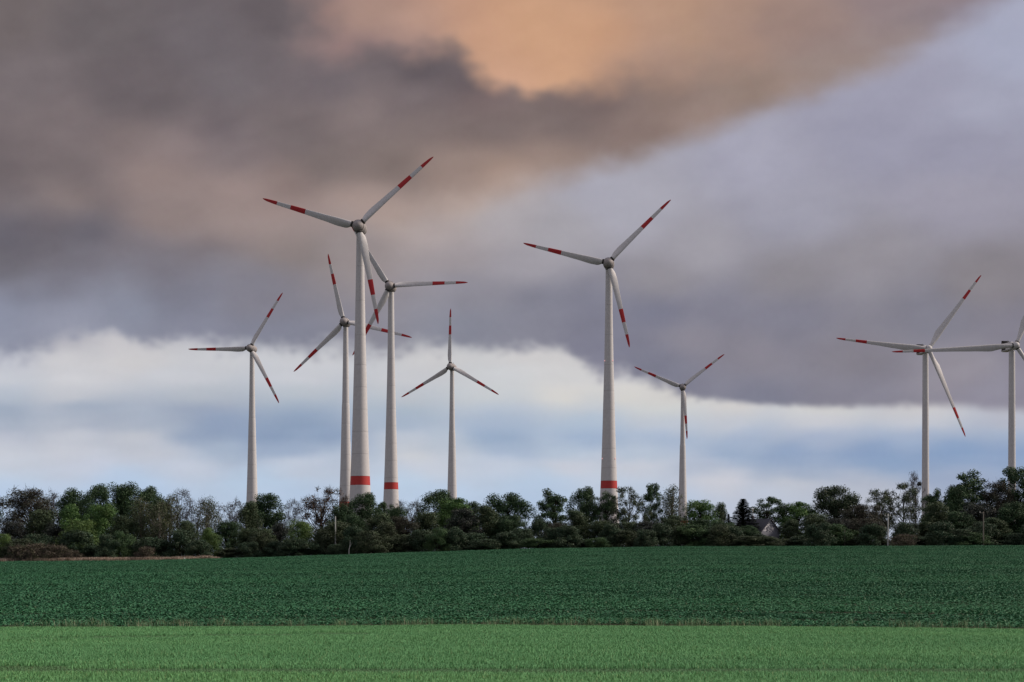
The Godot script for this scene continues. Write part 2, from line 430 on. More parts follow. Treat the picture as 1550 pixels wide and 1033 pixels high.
func egg_turbine(o: Dictionary) -> void:
	# concrete tower with a flaring foot, egg-shaped nacelle, wide blade roots
	var R: float = 41.0
	var d: float = R * F / o.r
	var at := px(o.hub[0], o.hub[1], d)
	var yaw := deg_to_rad(o.yaw)
	var over := 4.6
	var base := Vector3(at.x - sin(yaw) * over, 0, -d - cos(yaw) * over)
	base.y = ground_h(base.x, -base.z) - 0.3
	var H := at.y - base.y
	var t := thing("wind_turbine", base, yaw)
	tag(t, o.label, "wind turbine", "wind turbines with egg-shaped nacelles")
	var white: Material = M.turbine_paint
	var k: float = o.get("slim", 1.0)
	var hs := [0.0, 8.0, 16.0, 26.0, 33.0, 40.0, 52.0, 66.0, 80.0, 94.0, 112.0, H - 2.6]
	var rs := [6.3, 5.6, 5.0, 4.35, 4.02, 3.72, 3.3, 2.88, 2.5, 2.15, 1.8, 1.5]
	var cuts := [0.0, 14.0, 24.0, o.band - 1.8, o.band + 1.8, 44.0, 53.0, 62.0, 71.0, 80.0, 92.0, 106.0, 120.0, H - 2.6]
	for c in cuts.size() - 1:
		var rings := []
		var n := 6
		for q in n + 1:
			var y := lerpf(cuts[c] + (0.0 if c == 0 else 0.03), cuts[c + 1] - 0.03, float(q) / n)
			var r: float = interp(hs, rs, y)
			r = lerpf(r, 2.1, (1.0 - k)) if y < 90.0 else r * lerpf(1.0, k, 0.6)
			rings.append(circle(r, y, 48))
		if c == 3:
			part("red_band", loft(rings), M.red_dull, t)
		else:
			part("tower_section", loft(rings), white, t)
	# core seen in the joints
	part("joint_seal", loft([circle(interp(hs, rs, 1.0) * k - 0.6, 1.0), circle(2.6 * k, 60.0), circle(1.25 * k, H - 2.7)], false), M.rubber, t)
	part("yaw_ring", loft([circle(1.5, H - 2.62, 32), circle(1.6, H - 2.3, 32), circle(1.6, H - 1.9, 32)]), M.rubber, t)
	var nac := part("nacelle", lathe_z([[-6.2, 0.25], [-6.0, 0.9], [-5.2, 1.65], [-3.6, 2.3], [-1.6, 2.45], [0.4, 2.6], [1.8, 2.62], [2.1, 2.5], [2.2, 2.3]]), M.hub_grey, t)
	nac.position.y = H
	var mast := part("sensor_mast", box(Vector3(0.12, 1.6, 0.12), Vector3(0, 3.0, -3.2)), M.rubber, nac)
	mast.position.y = 0.0
	var hatch := part("hatch", box(Vector3(1.4, 0.3, 1.2), Vector3(0, 2.55, -2.6), 0.08), M.hub_grey, nac)
	hatch.position.y = 0.0
	var hub := part("hub", lathe_z([[2.35, 2.2], [2.45, 2.48], [3.4, 2.58], [4.6, 2.5], [5.5, 2.2], [6.3, 1.65], [6.9, 1.0], [7.15, 0.42], [7.2, 0.1]]), M.hub_grey, t)
	hub.position.y = H
	part("seam_ring", lathe_z([[5.0, 2.40], [5.05, 2.43], [5.15, 2.39], [5.2, 2.34]]), M.rubber, hub)
	add_blades(t, wide_blade, R, [0.55, 0.705, 0.848], Vector3(0, H, over), o.angles, 4.0, o.get("pitch", 4.0), M.turbine_paint, M.red, 0.5)
	for y in o.get("lamps", []):
		var hh: float = (HY - y) * d / F + EYE - base.y
		var rr: float = interp(hs, rs, hh) * k
		for s in [-1, 1]:
			var l := part("obstruction_light", box(Vector3(0.55, 0.5, 0.55), Vector3.ZERO, 0.1), M.lamp, t)
			l.position = Vector3(s * rr * 0.86, hh, rr * 0.52)

func box_turbine(o: Dictionary) -> void:
	# slim steel tube tower, box nacelle with a cooler on top, slender blades
	var R: float = o.R
	var d: float = R * F / o.r
	var at := px(o.hub[0], o.hub[1], d)
	var yaw := deg_to_rad(o.yaw)
	var over := 4.2
	var base := Vector3(at.x - sin(yaw) * over, 0, -d - cos(yaw) * over)
	base.y = ground_h(base.x, -base.z) - 0.3
	var H := at.y - base.y
	var t := thing("wind_turbine", base, yaw)
	tag(t, o.label, "wind turbine", "wind turbines with box nacelles")
	var cuts := [0.0, H * 0.24, H * 0.48, H * 0.74, H - 2.2]
	for c in 4:
		var rings := []
		for q in 5:
			var y := lerpf(cuts[c], cuts[c + 1] - 0.04, q / 4.0)
			rings.append(circle(lerpf(1.95, 1.4, y / H), y, 40))
		part("tower_section", loft(rings), M.turbine_paint, t)
		if c < 3:
			part("flange", loft([circle(lerpf(1.95, 1.4, cuts[c + 1] / H) + 0.012, cuts[c + 1] - 0.14, 40), circle(lerpf(1.95, 1.4, cuts[c + 1] / H) + 0.012, cuts[c + 1] + 0.1, 40)]), M.turbine_paint, t)
	var nac := part("nacelle", box(Vector3(3.5, 3.7, 10.5), Vector3(0, 0.1, -3.2), 0.35), M.turbine_paint, t)
	nac.position.y = H
	part("cooler", box(Vector3(3.3, 1.5, 0.9), Vector3(0, 2.75, -7.6), 0.05), M.dark_metal, nac)
	part("cooler", box(Vector3(2.9, 0.7, 2.6), Vector3(0, 2.32, -4.4), 0.1), M.dark_metal, nac)
	part("rear_grille", box(Vector3(0.12, 2.6, 4.0), Vector3(-1.8, 0.1, -5.2)), M.dark_metal, nac)
	part("sensor_mast", box(Vector3(0.14, 1.4, 0.14), Vector3(0.9, 3.2, -6.6)), M.turbine_paint, nac)
	var hub := part("hub", lathe_z([[2.2, 1.5], [2.4, 1.75], [3.4, 1.85], [4.6, 1.75], [5.5, 1.35], [6.0, 0.8], [6.2, 0.2]]), M.turbine_paint, t)
	hub.position.y = H
	add_blades(t, slim_blade, R, o.stripes, Vector3(0, H, over), o.angles, 5.0, 3.0, M.turbine_paint, M.red, 0.5)

# ------------------------------------------------------------------ vegetation
func pick(cols: Array, v: float) -> Color:
	var c: Color = cols[rng.randi() % cols.size()]
	var k := 1.0 + rng.randf_range(-v, v)
	return Color(c.r * k, c.g * k, c.b * k)

func rand_dir() -> Vector3:
	var z := rng.randf_range(-1.0, 1.0)
	var a := rng.randf() * TAU
	var r := sqrt(1.0 - z * z)
	return Vector3(r * cos(a), z, r * sin(a))

# one tree of a kind: {trunk, crown}, H tall and W wide, foot at the origin
func make_tree(k: Dictionary, sd: int) -> Dictionary:
	rng.seed = sd
	var H: float = k.H
	var W: float = k.W
	var wood := Soup.new()
	var leaf := Soup.new()
	var lump := noise(sd, 0.9, 2)
	var y0: float = H * k.low
	var mid := (H + y0) * 0.5
	var hv := (H - y0) * 0.5
	var stems: int = k.get("stems", 1)
	var bark: Color = k.bark
	var tops := []
	for s in stems:
		var lean := Vector3(rng.randf_range(-1, 1), 0, rng.randf_range(-1, 1)) * W * (0.06 if stems == 1 else 0.22)
		var foot := Vector3(lean.x * 0.25, -0.4, lean.z * 0.25)
		var top := Vector3(lean.x, H * k.get("trunk_to", 0.82), lean.z)
		var p := []
		var r := []
		for q in 7:
			var t := q / 6.0
			var b := foot.lerp(top, t) + Vector3(sin(t * 5.0 + sd), 0, cos(t * 4.0 + sd)) * W * 0.018 * t
			p.append(b)
			r.append(lerpf(k.trunk, k.trunk * 0.18, pow(t, 0.8)) * (1.25 if q == 0 else 1.0))
		wood.tube(p, r, 7, bark)
		tops.append([p, r])
	var n: int = k.clumps
	for c in n:
		var t := pow((c + rng.randf()) / n, 0.8)
		var ang := rng.randf() * TAU
		var dir := Vector3(cos(ang), t * 2.0 - 1.0, sin(ang))
		var u := pow(rng.randf(), k.get("shell", 0.45))
		var wob: float = 1.0 + lump.get_noise_3dv(dir * 1.6) * k.get("lumpy", 0.45)
		var tm: float = k.get("fat", 0.5)
		var off: float = absf(t - tm) / ((tm + k.get("skirt", 0.42)) if t < tm else (1.02 - tm))
		var rx: float = (W * 0.5 - k.clump_r * 0.45) * u * wob * pow(maxf(0.0, 1.0 - pow(off, 2.1)), 0.48)
		if k.shape == "oval":
			rx *= lerpf(1.0, 0.75, t)
		var cr: float = k.clump_r * rng.randf_range(0.65, 1.3)
		var p := Vector3(dir.x * rx, y0 + t * (H - y0), dir.z * rx)
		p.y = lerpf(p.y, y0 + (p.y - y0) * (0.92 + 0.24 * lump.get_noise_2d(cos(ang) * 1.5 + 9.0, sin(ang) * 1.5 + u)), clampf(t, 0.0, 1.0))
		p.y = minf(p.y, H - cr * 0.75)
		# limb out to the clump
		var st: Array = tops[c % stems]
		var f := clampf((p.y - H * 0.12) / (H * 0.8) * 0.72, 0.12, 0.9)
		var fi := f * 6.0
		var i0 := int(fi)
		var start: Vector3 = st[0][i0].lerp(st[0][mini(i0 + 1, 6)], fi - i0)
		var knee := start.lerp(p, 0.55) + Vector3(0, -0.06 * start.distance_to(p), 0) + rand_dir() * 0.2
		var lr: float = k.trunk * lerpf(0.34, 0.12, f)
		wood.tube([start, knee, p], [lr, lr * 0.6, lr * 0.22], 4, bark)
		for tw in int(k.get("twigs", 3)):
			var e := p + rand_dir() * cr * 1.05
			var m := p.lerp(e, 0.5) + rand_dir() * cr * 0.15
			wood.tube([p, m, e], [lr * 0.25 + 0.012, lr * 0.14 + 0.01, 0.008], 3, bark)
			if k.get("fine", false):
				for z in 4:
					var e2 := m.lerp(e, rng.randf()) + (rand_dir() + Vector3(0, 0.35, 0)) * cr * 0.6
					wood.tube([m.lerp(e, z * 0.25), e2], [0.022, 0.012], 3, bark)
		var L: int = int(k.leaves * (cr / k.clump_r) * (cr / k.clump_r))
		var tint := rng.randf_range(0.82, 1.18)
		var tone: Color = pick(k.cols, 0.06)
		for q in L:
			var o := rand_dir()
			var rr := cr * pow(rng.randf(), 0.5)
			o.y *= k.get("flat", 0.9)
			var pos := p + o * rr
			if k.get("droop", 0.0) > 0.0:
				pos.y -= rng.randf() * rng.randf() * k.droop * cr
			var nor := (o * 0.5 + rand_dir() * 0.9 + Vector3(0, 0.45, 0)).normalized()
			var al := nor.cross(rand_dir()).normalized()
			if k.get("droop", 0.0) > 0.0:
				al = (al + Vector3(0, -1.4, 0)).normalized()
				nor = al.cross(rand_dir()).normalized()
				if nor.y < 0.0: nor = -nor
			var s: float = k.leaf * rng.randf_range(0.6, 1.35)
			var col := tone.lerp(pick(k.cols, 0.2), 0.6)
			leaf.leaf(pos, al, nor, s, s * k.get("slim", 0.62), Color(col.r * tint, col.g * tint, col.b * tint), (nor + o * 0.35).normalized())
	return {"trunk": wood.mesh(), "crown": leaf.mesh() if leaf.v.size() else null, "H": H, "W": W}

func make_spruce(k: Dictionary, sd: int) -> Dictionary:
	rng.seed = sd
	var wood := Soup.new()
	var leaf := Soup.new()
	var H: float = k.H
	wood.tube([Vector3(0, -0.4, 0), Vector3(0, H * 0.5, 0), Vector3(0.05, H, 0)], [0.24, 0.14, 0.02], 7, k.bark)
	var y := 0.5
	while y < H - 0.15:
		var t := y / H
		var reach: float = k.W * 0.5 * pow(1.0 - t, 0.85) + 0.14
		var nb := 9 if t < 0.8 else 6
		var off := rng.randf() * TAU
		for b in nb:
			var a := off + TAU * b / nb + rng.randf_range(-0.25, 0.25)
			var l := reach * rng.randf_range(0.72, 1.12)
			var dir := Vector3(cos(a), -0.22 + t * 0.5, sin(a))
			wood.tube([Vector3(0, y, 0), Vector3(0, y, 0) + dir * l], [0.04, 0.012], 3, k.bark)
			var cnt := int(24 + l * 62)
			for q in cnt:
				var f := rng.randf()
				var side := Vector3(-sin(a), 0, cos(a)) * rng.randf_range(-1, 1) * 0.42 * l * (1.0 - f * 0.75)
				var p := Vector3(0, y, 0) + dir * l * f + side + Vector3(0, -rng.randf() * 0.22 * (1.0 - t * 0.6), 0)
				var al := (dir + side * 0.6 + rand_dir() * 0.35).normalized()
				var nor := al.cross(rand_dir()).normalized()
				if nor.y < 0: nor = -nor
				leaf.leaf(p, al, nor, rng.randf_range(0.28, 0.52), 0.15, pick(k.cols, 0.25), (nor + Vector3(0, 0.4, 0)).normalized())
		y += lerpf(0.42, 0.24, t)
	return {"trunk": wood.mesh(), "crown": leaf.mesh(), "H": H, "W": k.W}

var tree_stock := {}
var tree_next := {}

func stock_trees() -> void:
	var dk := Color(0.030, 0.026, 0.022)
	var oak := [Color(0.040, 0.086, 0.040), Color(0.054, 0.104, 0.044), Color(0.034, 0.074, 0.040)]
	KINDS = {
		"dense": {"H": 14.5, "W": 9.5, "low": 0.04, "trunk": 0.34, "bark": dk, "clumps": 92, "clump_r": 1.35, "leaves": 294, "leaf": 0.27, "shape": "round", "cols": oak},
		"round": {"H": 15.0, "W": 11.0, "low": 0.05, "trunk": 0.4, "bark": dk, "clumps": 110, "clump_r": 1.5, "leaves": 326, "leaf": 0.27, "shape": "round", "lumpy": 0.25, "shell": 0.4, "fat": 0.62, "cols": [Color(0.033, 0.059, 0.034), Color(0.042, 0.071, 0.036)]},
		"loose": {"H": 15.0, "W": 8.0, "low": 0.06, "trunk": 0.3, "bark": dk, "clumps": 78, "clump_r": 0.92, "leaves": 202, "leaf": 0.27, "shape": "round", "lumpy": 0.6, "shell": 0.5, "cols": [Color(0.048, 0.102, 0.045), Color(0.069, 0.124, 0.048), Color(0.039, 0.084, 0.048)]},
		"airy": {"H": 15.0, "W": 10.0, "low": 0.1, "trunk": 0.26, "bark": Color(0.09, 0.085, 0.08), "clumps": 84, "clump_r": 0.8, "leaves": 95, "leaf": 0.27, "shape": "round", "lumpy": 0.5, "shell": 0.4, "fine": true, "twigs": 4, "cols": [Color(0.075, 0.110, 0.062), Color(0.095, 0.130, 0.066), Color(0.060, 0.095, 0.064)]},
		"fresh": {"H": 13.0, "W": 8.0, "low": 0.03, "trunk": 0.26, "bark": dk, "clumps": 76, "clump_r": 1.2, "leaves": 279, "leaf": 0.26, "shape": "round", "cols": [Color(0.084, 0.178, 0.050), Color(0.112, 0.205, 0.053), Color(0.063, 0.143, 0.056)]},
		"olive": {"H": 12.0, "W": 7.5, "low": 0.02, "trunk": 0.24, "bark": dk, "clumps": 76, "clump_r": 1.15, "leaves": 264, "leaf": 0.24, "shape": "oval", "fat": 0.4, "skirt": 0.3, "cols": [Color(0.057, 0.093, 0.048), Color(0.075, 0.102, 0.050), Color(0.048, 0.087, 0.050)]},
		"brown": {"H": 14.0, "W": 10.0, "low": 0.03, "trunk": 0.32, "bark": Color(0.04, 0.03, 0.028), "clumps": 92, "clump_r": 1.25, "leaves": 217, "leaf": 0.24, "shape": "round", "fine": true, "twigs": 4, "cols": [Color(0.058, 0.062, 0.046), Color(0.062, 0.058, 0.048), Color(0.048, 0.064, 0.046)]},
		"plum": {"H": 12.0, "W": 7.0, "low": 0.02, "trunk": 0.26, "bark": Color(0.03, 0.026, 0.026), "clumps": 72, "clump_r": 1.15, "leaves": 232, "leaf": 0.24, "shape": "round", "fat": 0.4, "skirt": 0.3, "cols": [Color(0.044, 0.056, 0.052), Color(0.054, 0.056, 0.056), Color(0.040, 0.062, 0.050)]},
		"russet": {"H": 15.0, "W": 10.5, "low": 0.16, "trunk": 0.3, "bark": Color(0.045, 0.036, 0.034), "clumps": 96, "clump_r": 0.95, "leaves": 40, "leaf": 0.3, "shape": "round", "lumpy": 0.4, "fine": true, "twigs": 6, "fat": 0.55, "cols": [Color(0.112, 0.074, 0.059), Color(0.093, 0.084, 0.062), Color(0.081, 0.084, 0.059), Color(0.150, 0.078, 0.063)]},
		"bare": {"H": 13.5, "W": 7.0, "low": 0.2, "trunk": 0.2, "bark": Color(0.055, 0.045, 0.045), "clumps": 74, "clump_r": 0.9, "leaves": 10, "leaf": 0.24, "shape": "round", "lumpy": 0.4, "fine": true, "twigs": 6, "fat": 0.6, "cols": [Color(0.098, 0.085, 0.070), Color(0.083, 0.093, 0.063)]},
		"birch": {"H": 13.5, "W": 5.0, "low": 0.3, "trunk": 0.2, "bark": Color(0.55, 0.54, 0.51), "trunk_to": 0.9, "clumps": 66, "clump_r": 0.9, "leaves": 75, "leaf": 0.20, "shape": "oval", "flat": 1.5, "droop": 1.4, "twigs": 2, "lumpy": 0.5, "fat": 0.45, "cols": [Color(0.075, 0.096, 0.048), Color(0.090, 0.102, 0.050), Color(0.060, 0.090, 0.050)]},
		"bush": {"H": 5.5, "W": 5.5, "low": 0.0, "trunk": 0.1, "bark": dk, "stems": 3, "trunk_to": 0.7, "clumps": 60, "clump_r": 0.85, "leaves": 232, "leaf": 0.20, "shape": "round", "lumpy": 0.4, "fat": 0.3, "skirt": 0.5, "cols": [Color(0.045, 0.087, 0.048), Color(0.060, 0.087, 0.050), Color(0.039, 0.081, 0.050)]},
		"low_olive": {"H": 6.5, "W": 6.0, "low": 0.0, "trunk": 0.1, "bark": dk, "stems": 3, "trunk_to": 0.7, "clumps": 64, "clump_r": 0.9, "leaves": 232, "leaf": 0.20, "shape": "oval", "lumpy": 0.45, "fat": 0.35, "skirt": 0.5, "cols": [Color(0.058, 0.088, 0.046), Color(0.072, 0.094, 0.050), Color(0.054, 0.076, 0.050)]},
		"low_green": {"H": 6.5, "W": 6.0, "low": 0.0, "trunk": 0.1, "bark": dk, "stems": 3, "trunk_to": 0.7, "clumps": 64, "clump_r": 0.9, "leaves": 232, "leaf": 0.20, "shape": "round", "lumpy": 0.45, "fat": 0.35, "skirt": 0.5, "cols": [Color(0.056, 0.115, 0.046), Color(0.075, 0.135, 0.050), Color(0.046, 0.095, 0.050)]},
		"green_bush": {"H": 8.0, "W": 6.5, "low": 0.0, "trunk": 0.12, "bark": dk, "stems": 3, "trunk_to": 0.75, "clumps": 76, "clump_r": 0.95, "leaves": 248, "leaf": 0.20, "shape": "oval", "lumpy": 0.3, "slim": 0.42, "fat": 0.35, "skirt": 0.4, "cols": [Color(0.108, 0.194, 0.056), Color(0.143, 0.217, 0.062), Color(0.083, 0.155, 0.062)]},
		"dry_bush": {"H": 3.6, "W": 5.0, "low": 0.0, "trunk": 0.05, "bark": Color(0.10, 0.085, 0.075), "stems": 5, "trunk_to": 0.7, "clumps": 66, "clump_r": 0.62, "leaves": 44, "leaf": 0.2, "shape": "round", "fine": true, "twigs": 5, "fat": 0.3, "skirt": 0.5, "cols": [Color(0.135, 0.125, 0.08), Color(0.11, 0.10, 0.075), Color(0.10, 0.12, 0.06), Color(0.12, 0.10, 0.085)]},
	}
	var counts := {"dense": 5, "round": 1, "loose": 4, "airy": 2, "fresh": 3, "olive": 4, "brown": 2, "plum": 2, "russet": 2, "bare": 3, "birch": 3, "bush": 3, "low_olive": 3, "low_green": 2, "green_bush": 3, "dry_bush": 2}
	for kind in KINDS:
		tree_stock[kind] = []
		tree_next[kind] = 0
		for v in counts[kind]:
			tree_stock[kind].append(make_tree(KINDS[kind], 1000 + kind.hash() % 5000 + v * 77))
	tree_stock["spruce"] = [make_spruce({"H": 12.0, "W": 5.6, "bark": dk, "cols": [Color(0.018, 0.030, 0.024), Color(0.024, 0.036, 0.026)]}, 5)]
	tree_next["spruce"] = 0

var NAME := {"dense": "broadleaf_tree", "round": "broadleaf_tree", "loose": "broadleaf_tree", "airy": "broadleaf_tree", "fresh": "broadleaf_tree", "olive": "broadleaf_tree", "brown": "broadleaf_tree", "plum": "broadleaf_tree", "russet": "autumn_tree", "bare": "bare_tree", "birch": "birch_tree", "bush": "shrub", "low_olive": "shrub", "low_green": "shrub", "green_bush": "shrub", "dry_bush": "dry_shrub", "spruce": "spruce_tree"}

var MARKS := [[40, "near the brown-leaved bushy tree"], [120, "behind the bright green shrubs"], [235, "beside the group of birches"], [350, "among the bare twigs by the lone turbine"], [402, "at the foot of the lone turbine"], [487, "below the large russet tree"], [545, "at the foot of the largest turbine"], [600, "by the turbine with level blade"], [683, "by the turbine with upright blade"], [810, "at the open sky gap"], [921, "by the turbine with tower lamps"], [1035, "by the smallest turbine"], [1110, "beside the spruces"], [1180, "near the gabled house"], [1263, "by the round black-green tree"], [1344, "by the pole with crossarm"], [1404, "by the slim turbine with whole rotor"], [1489, "by the thin bracket pole"], [1560, "by the slim turbine with long level blade"]]
var SHORT := {"dense": "dense dark green tree", "round": "big round nearly black-green tree with closed crown", "loose": "loose leafy tree with gappy crown", "airy": "pale airy tree full of sky gaps", "fresh": "fresh yellow-green tree", "olive": "dull olive green tree", "brown": "dark brown-leaved bushy tree", "plum": "dark plum-grey leaved tree", "russet": "thin russet autumn tree", "bare": "nearly bare grey-twigged tree", "birch": "slender pale-trunked birch", "bush": "low dark green shrub", "low_olive": "low olive-grey shrub", "low_green": "low fresh green shrub", "green_bush": "bright yellow-green shrub", "dry_bush": "dry brown thicket shrub", "spruce": "dark pointed spruce"}
var GROUPS := {"dense": "dense dark green trees of the belt", "round": "round dark trees", "loose": "loose gappy trees of the belt", "airy": "pale airy trees", "fresh": "fresh green trees of the belt", "olive": "olive green trees of the belt", "brown": "brown-leaved trees of the belt", "plum": "plum-grey trees of the belt", "russet": "russet autumn trees", "bare": "bare trees of the belt", "birch": "birches of the belt", "bush": "dark green shrubs before the trees", "low_olive": "olive shrubs before the trees", "low_green": "fresh green shrubs before the trees", "green_bush": "bright green shrubs", "dry_bush": "dry shrubs at the field edge", "spruce": "spruces by the house"}

func landmark(x: float) -> String:
	var best := ""
	var near := 1e9
	for m in MARKS:
		if absf(m[0] - x) < near:
			near = absf(m[0] - x)
			best = m[1]
	return best

func tree(kind: String, x: float, top: float, w: float, d: float, label := "") -> void:
	var list: Array = tree_stock[kind]
	var k: int = tree_next[kind]
	tree_next[kind] = k + 1
	var s: Dictionary = list[k % list.size()]
	var at := px(x, top, d)
	var y := ground_h(at.x, d)
	var h := at.y - y
	var o := thing(NAME[kind], Vector3(at.x, y, -d), fmod(k * 2.399 + 0.4, TAU))
	var sx: float = w * 1.16 * d / F / s.W
	o.scale = Vector3(sx, h / s.H, sx)
	tag(o, label if label else SHORT[kind] + " " + landmark(x), "shrub" if "bush" in kind or "low_" in kind else "tree", GROUPS[kind])
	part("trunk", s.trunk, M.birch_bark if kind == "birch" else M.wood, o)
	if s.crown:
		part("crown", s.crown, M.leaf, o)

# ------------------------------------------------------------------ the scene
func _ready() -> void:
	N = {"roll": noise(3, 0.02, 3), "tone": noise(4, 0.02, 4), "tone2": noise(5, 0.09, 3)}
	# camera: level, lens shifted upwards
	var cam := Camera3D.new()
	cam.name = "camera"
	cam.projection = Camera3D.PROJECTION_FRUSTUM
	cam.near = 0.5
	cam.far = 12000.0
	cam.size = 0.5 * 1033.0 / F
	cam.frustum_offset = Vector2(0, 0.5 * (HY - 516.5) / F)
	cam.position = Vector3(0, EYE, 0)
	cam.current = true
	add_child(cam)
	# sky and light of an evening under broken cloud
	var env := Environment.new()
	env.background_mode = Environment.BG_SKY
	env.sky = Sky.new()
	var pano := PanoramaSkyMaterial.new()
	pano.panorama = make_sky()
	env.sky.sky_material = pano
	env.tonemap_mode = Environment.TONE_MAPPER_LINEAR
	env.tonemap_exposure = 1.0
	env.sdfgi_enabled = true
	env.ssao_enabled = true
	env.ssil_enabled = true
	var we := WorldEnvironment.new()
	we.name = "world_environment"
	we.environment = env
	add_child(we)
	var sun := DirectionalLight3D.new()
	sun.name = "sun"
	sun.light_color = Color(1.0, 0.93, 0.86)
	sun.light_energy = 1.15
	sun.light_angular_distance = 14.0
	sun.shadow_enabled = true
	sun.rotation_degrees = Vector3(-34, 101, 0)
	add_child(sun)

	# materials
	M.turbine_paint = mat_noise(Color(0.57, 0.57, 0.595), Color(0.67, 0.67, 0.695), 0.02, 0.06, 0.55, 0.0, 21)
	M.hub_grey = mat_noise(Color(0.27, 0.255, 0.262), Color(0.42, 0.395, 0.402), 0.03, 0.25, 0.6, 0.0, 27)
	M.red = mat_noise(Color(0.42, 0.024, 0.030), Color(0.52, 0.040, 0.046), 0.02, 0.2, 0.5, 0.0, 28)
	M.red_dull = mat_noise(Color(0.46, 0.045, 0.045), Color(0.56, 0.07, 0.065), 0.02, 0.2, 0.55, 0.0, 29)
	M.rubber = mat_plain(Color(0.05, 0.047, 0.047), 0.8)
	M.dark_metal = mat_plain(Color(0.035, 0.033, 0.035), 0.6)
	M.lamp = mat_plain(Color(0.8, 0.5, 0.5), 0.4)
	M.lamp.emission_enabled = true
	M.lamp.emission = Color(1.0, 0.72, 0.72)
	M.lamp.emission_energy_multiplier = 0.5
	M.leaf = mat_leaf()
	M.crop = mat_leaf(0.65, 0.3)
	M.crop.metallic_specular = 0.3
	M.wood = mat_plain(Color.WHITE, 0.9, 0.2)
	M.wood.vertex_color_use_as_albedo = true
	M.birch_bark = mat_noise(Color(0.12, 0.11, 0.10), Color(0.95, 0.93, 0.9), 0.03, 0.5, 0.85, 0.0, 31)
	M.birch_bark.vertex_color_use_as_albedo = true
	M.soil = mat_noise(Color(0.022, 0.028, 0.016), Color(0.05, 0.055, 0.03), 0.02, 0.3, 0.95, 6.0, 32)
	M.concrete = mat_noise(Color(0.34, 0.36, 0.36), Color(0.52, 0.54, 0.54), 0.03, 0.8, 0.85, 0.0, 33)
	M.post_wood = mat_noise(Color(0.16, 0.145, 0.13), Color(0.27, 0.25, 0.23), 0.04, 1.5, 0.9, 0.0, 34)
	M.roof = mat_noise(Color(0.055, 0.06, 0.078), Color(0.11, 0.115, 0.14), 0.05, 0.6, 0.85, 0.0, 35)
	M.board_a = mat_noise(Color(0.17, 0.18, 0.22), Color(0.29, 0.30, 0.36), 0.05, 1.2, 0.9, 0.0, 36)
	M.board_b = mat_noise(Color(0.32, 0.33, 0.38), Color(0.62, 0.63, 0.68), 0.05, 1.2, 0.9, 0.0, 37)
	M.white_paint = mat_noise(Color(0.6, 0.6, 0.58), Color(0.78, 0.78, 0.76), 0.04, 2.0, 0.7, 0.0, 38)

	build_ground()
	build_turbines()
	build_trees()
	build_fields()
	build_small()

func build_ground() -> void:
	var ds := [-400.0, -60.0, -10.0, 0.0, 4.0, 8.0, 12.0, 16.0, 20.0, 24.0, 28.0, 32.0, 40.0, 50.0, 60.0, 70.0, 80.0, 85.0]
	var d := 92.0
	while d < 352.0:
		ds.append(d)
		d += 7.0
	for q in [360.0, 380.0, 400.0, 430.0, 460.0, 500.0, 560.0, 620.0, 800.0, 1200.0, 2500.0, 7000.0]:
		ds.append(q)
	var xs := [-6000.0, -2500.0, -1000.0, -500.0, -300.0]
	var x := -200.0
	while x <= 200.0:
		xs.append(x)
		x += 8.0
	xs.append_array([300.0, 500.0, 1000.0, 2500.0, 6000.0])
	var st := SurfaceTool.new()
	st.begin(Mesh.PRIMITIVE_TRIANGLES)
	st.set_smooth_group(0)
	var P := func(a, b): return Vector3(xs[a], ground_h(xs[a], ds[b]), -ds[b])
	for b in ds.size() - 1:
		for a in xs.size() - 1:
			var p0: Vector3 = P.call(a, b)
			var p1: Vector3 = P.call(a + 1, b)
			var p2: Vector3 = P.call(a, b + 1)
			var p3: Vector3 = P.call(a + 1, b + 1)
			for v in [p0, p2, p1, p1, p2, p3]: st.add_vertex(v)
	st.generate_normals()
	var g := part("ground", st.commit(), M.soil, self)
	tag(g, "gently rising farm field ground", "", "", "structure")

func build_turbines() -> void:
	egg_turbine({"hub": [542, 342], "r": 154.5, "angles": [47.6, 287.0, 168.0], "yaw": -5.0, "band": 33.2, "label": "largest wind turbine with a wide red ring low on its thick tower"})
	egg_turbine({"hub": [921, 398], "r": 134.0, "angles": [44.8, 284.3, 166.2], "yaw": -6.0, "band": 36.2, "lamps": [545, 694], "label": "wind turbine with small lamps on its tower above the red ring"})
	egg_turbine({"hub": [589.5, 433], "r": 119.5, "angles": [88.6, 207.8, 328.2], "yaw": -6.0, "band": 39.8, "label": "wind turbine with one level blade and red ring, behind the largest turbine"})
	egg_turbine({"hub": [520.5, 487], "r": 108.0, "angles": [346.0, 104.2, 225.5], "yaw": -7.0, "band": 33.0, "slim": 0.9, "label": "wind turbine whose slim tower stands close beside the largest turbine"})
	egg_turbine({"hub": [378, 527], "r": 97.5, "angles": [30.8, 270.2, 151.0], "yaw": -9.0, "band": 28.0, "slim": 0.92, "label": "wind turbine standing alone, one blade level and two to the other side"})
	egg_turbine({"hub": [681.5, 555], "r": 89.0, "angles": [359.4, 120.6, 239.6], "yaw": -14.0, "band": 30.0, "slim": 0.9, "label": "small wind turbine with one blade pointing straight up"})
	egg_turbine({"hub": [1033.5, 586], "r": 80.0, "angles": [52.0, 293.6, 175.4], "yaw": -6.0, "band": 30.0, "slim": 0.82, "label": "smallest wind turbine with one blade hanging down before its tower"})
	box_turbine({"hub": [1406, 528], "r": 144.7, "R": 46.5, "angles": [37.2, 275.6, 158.4], "yaw": 7.0, "stripes": [0.67, 0.79, 0.9], "label": "slim wind turbine with box nacelle and small rotor, whole rotor in view"})
	box_turbine({"hub": [1538, 523], "r": 196.6, "R": 60.5, "angles": [26.2, 266.2, 146.2], "yaw": 8.0, "stripes": [0.735, 0.827, 0.913], "label": "slim wind turbine with long level blade reaching across its neighbour"})

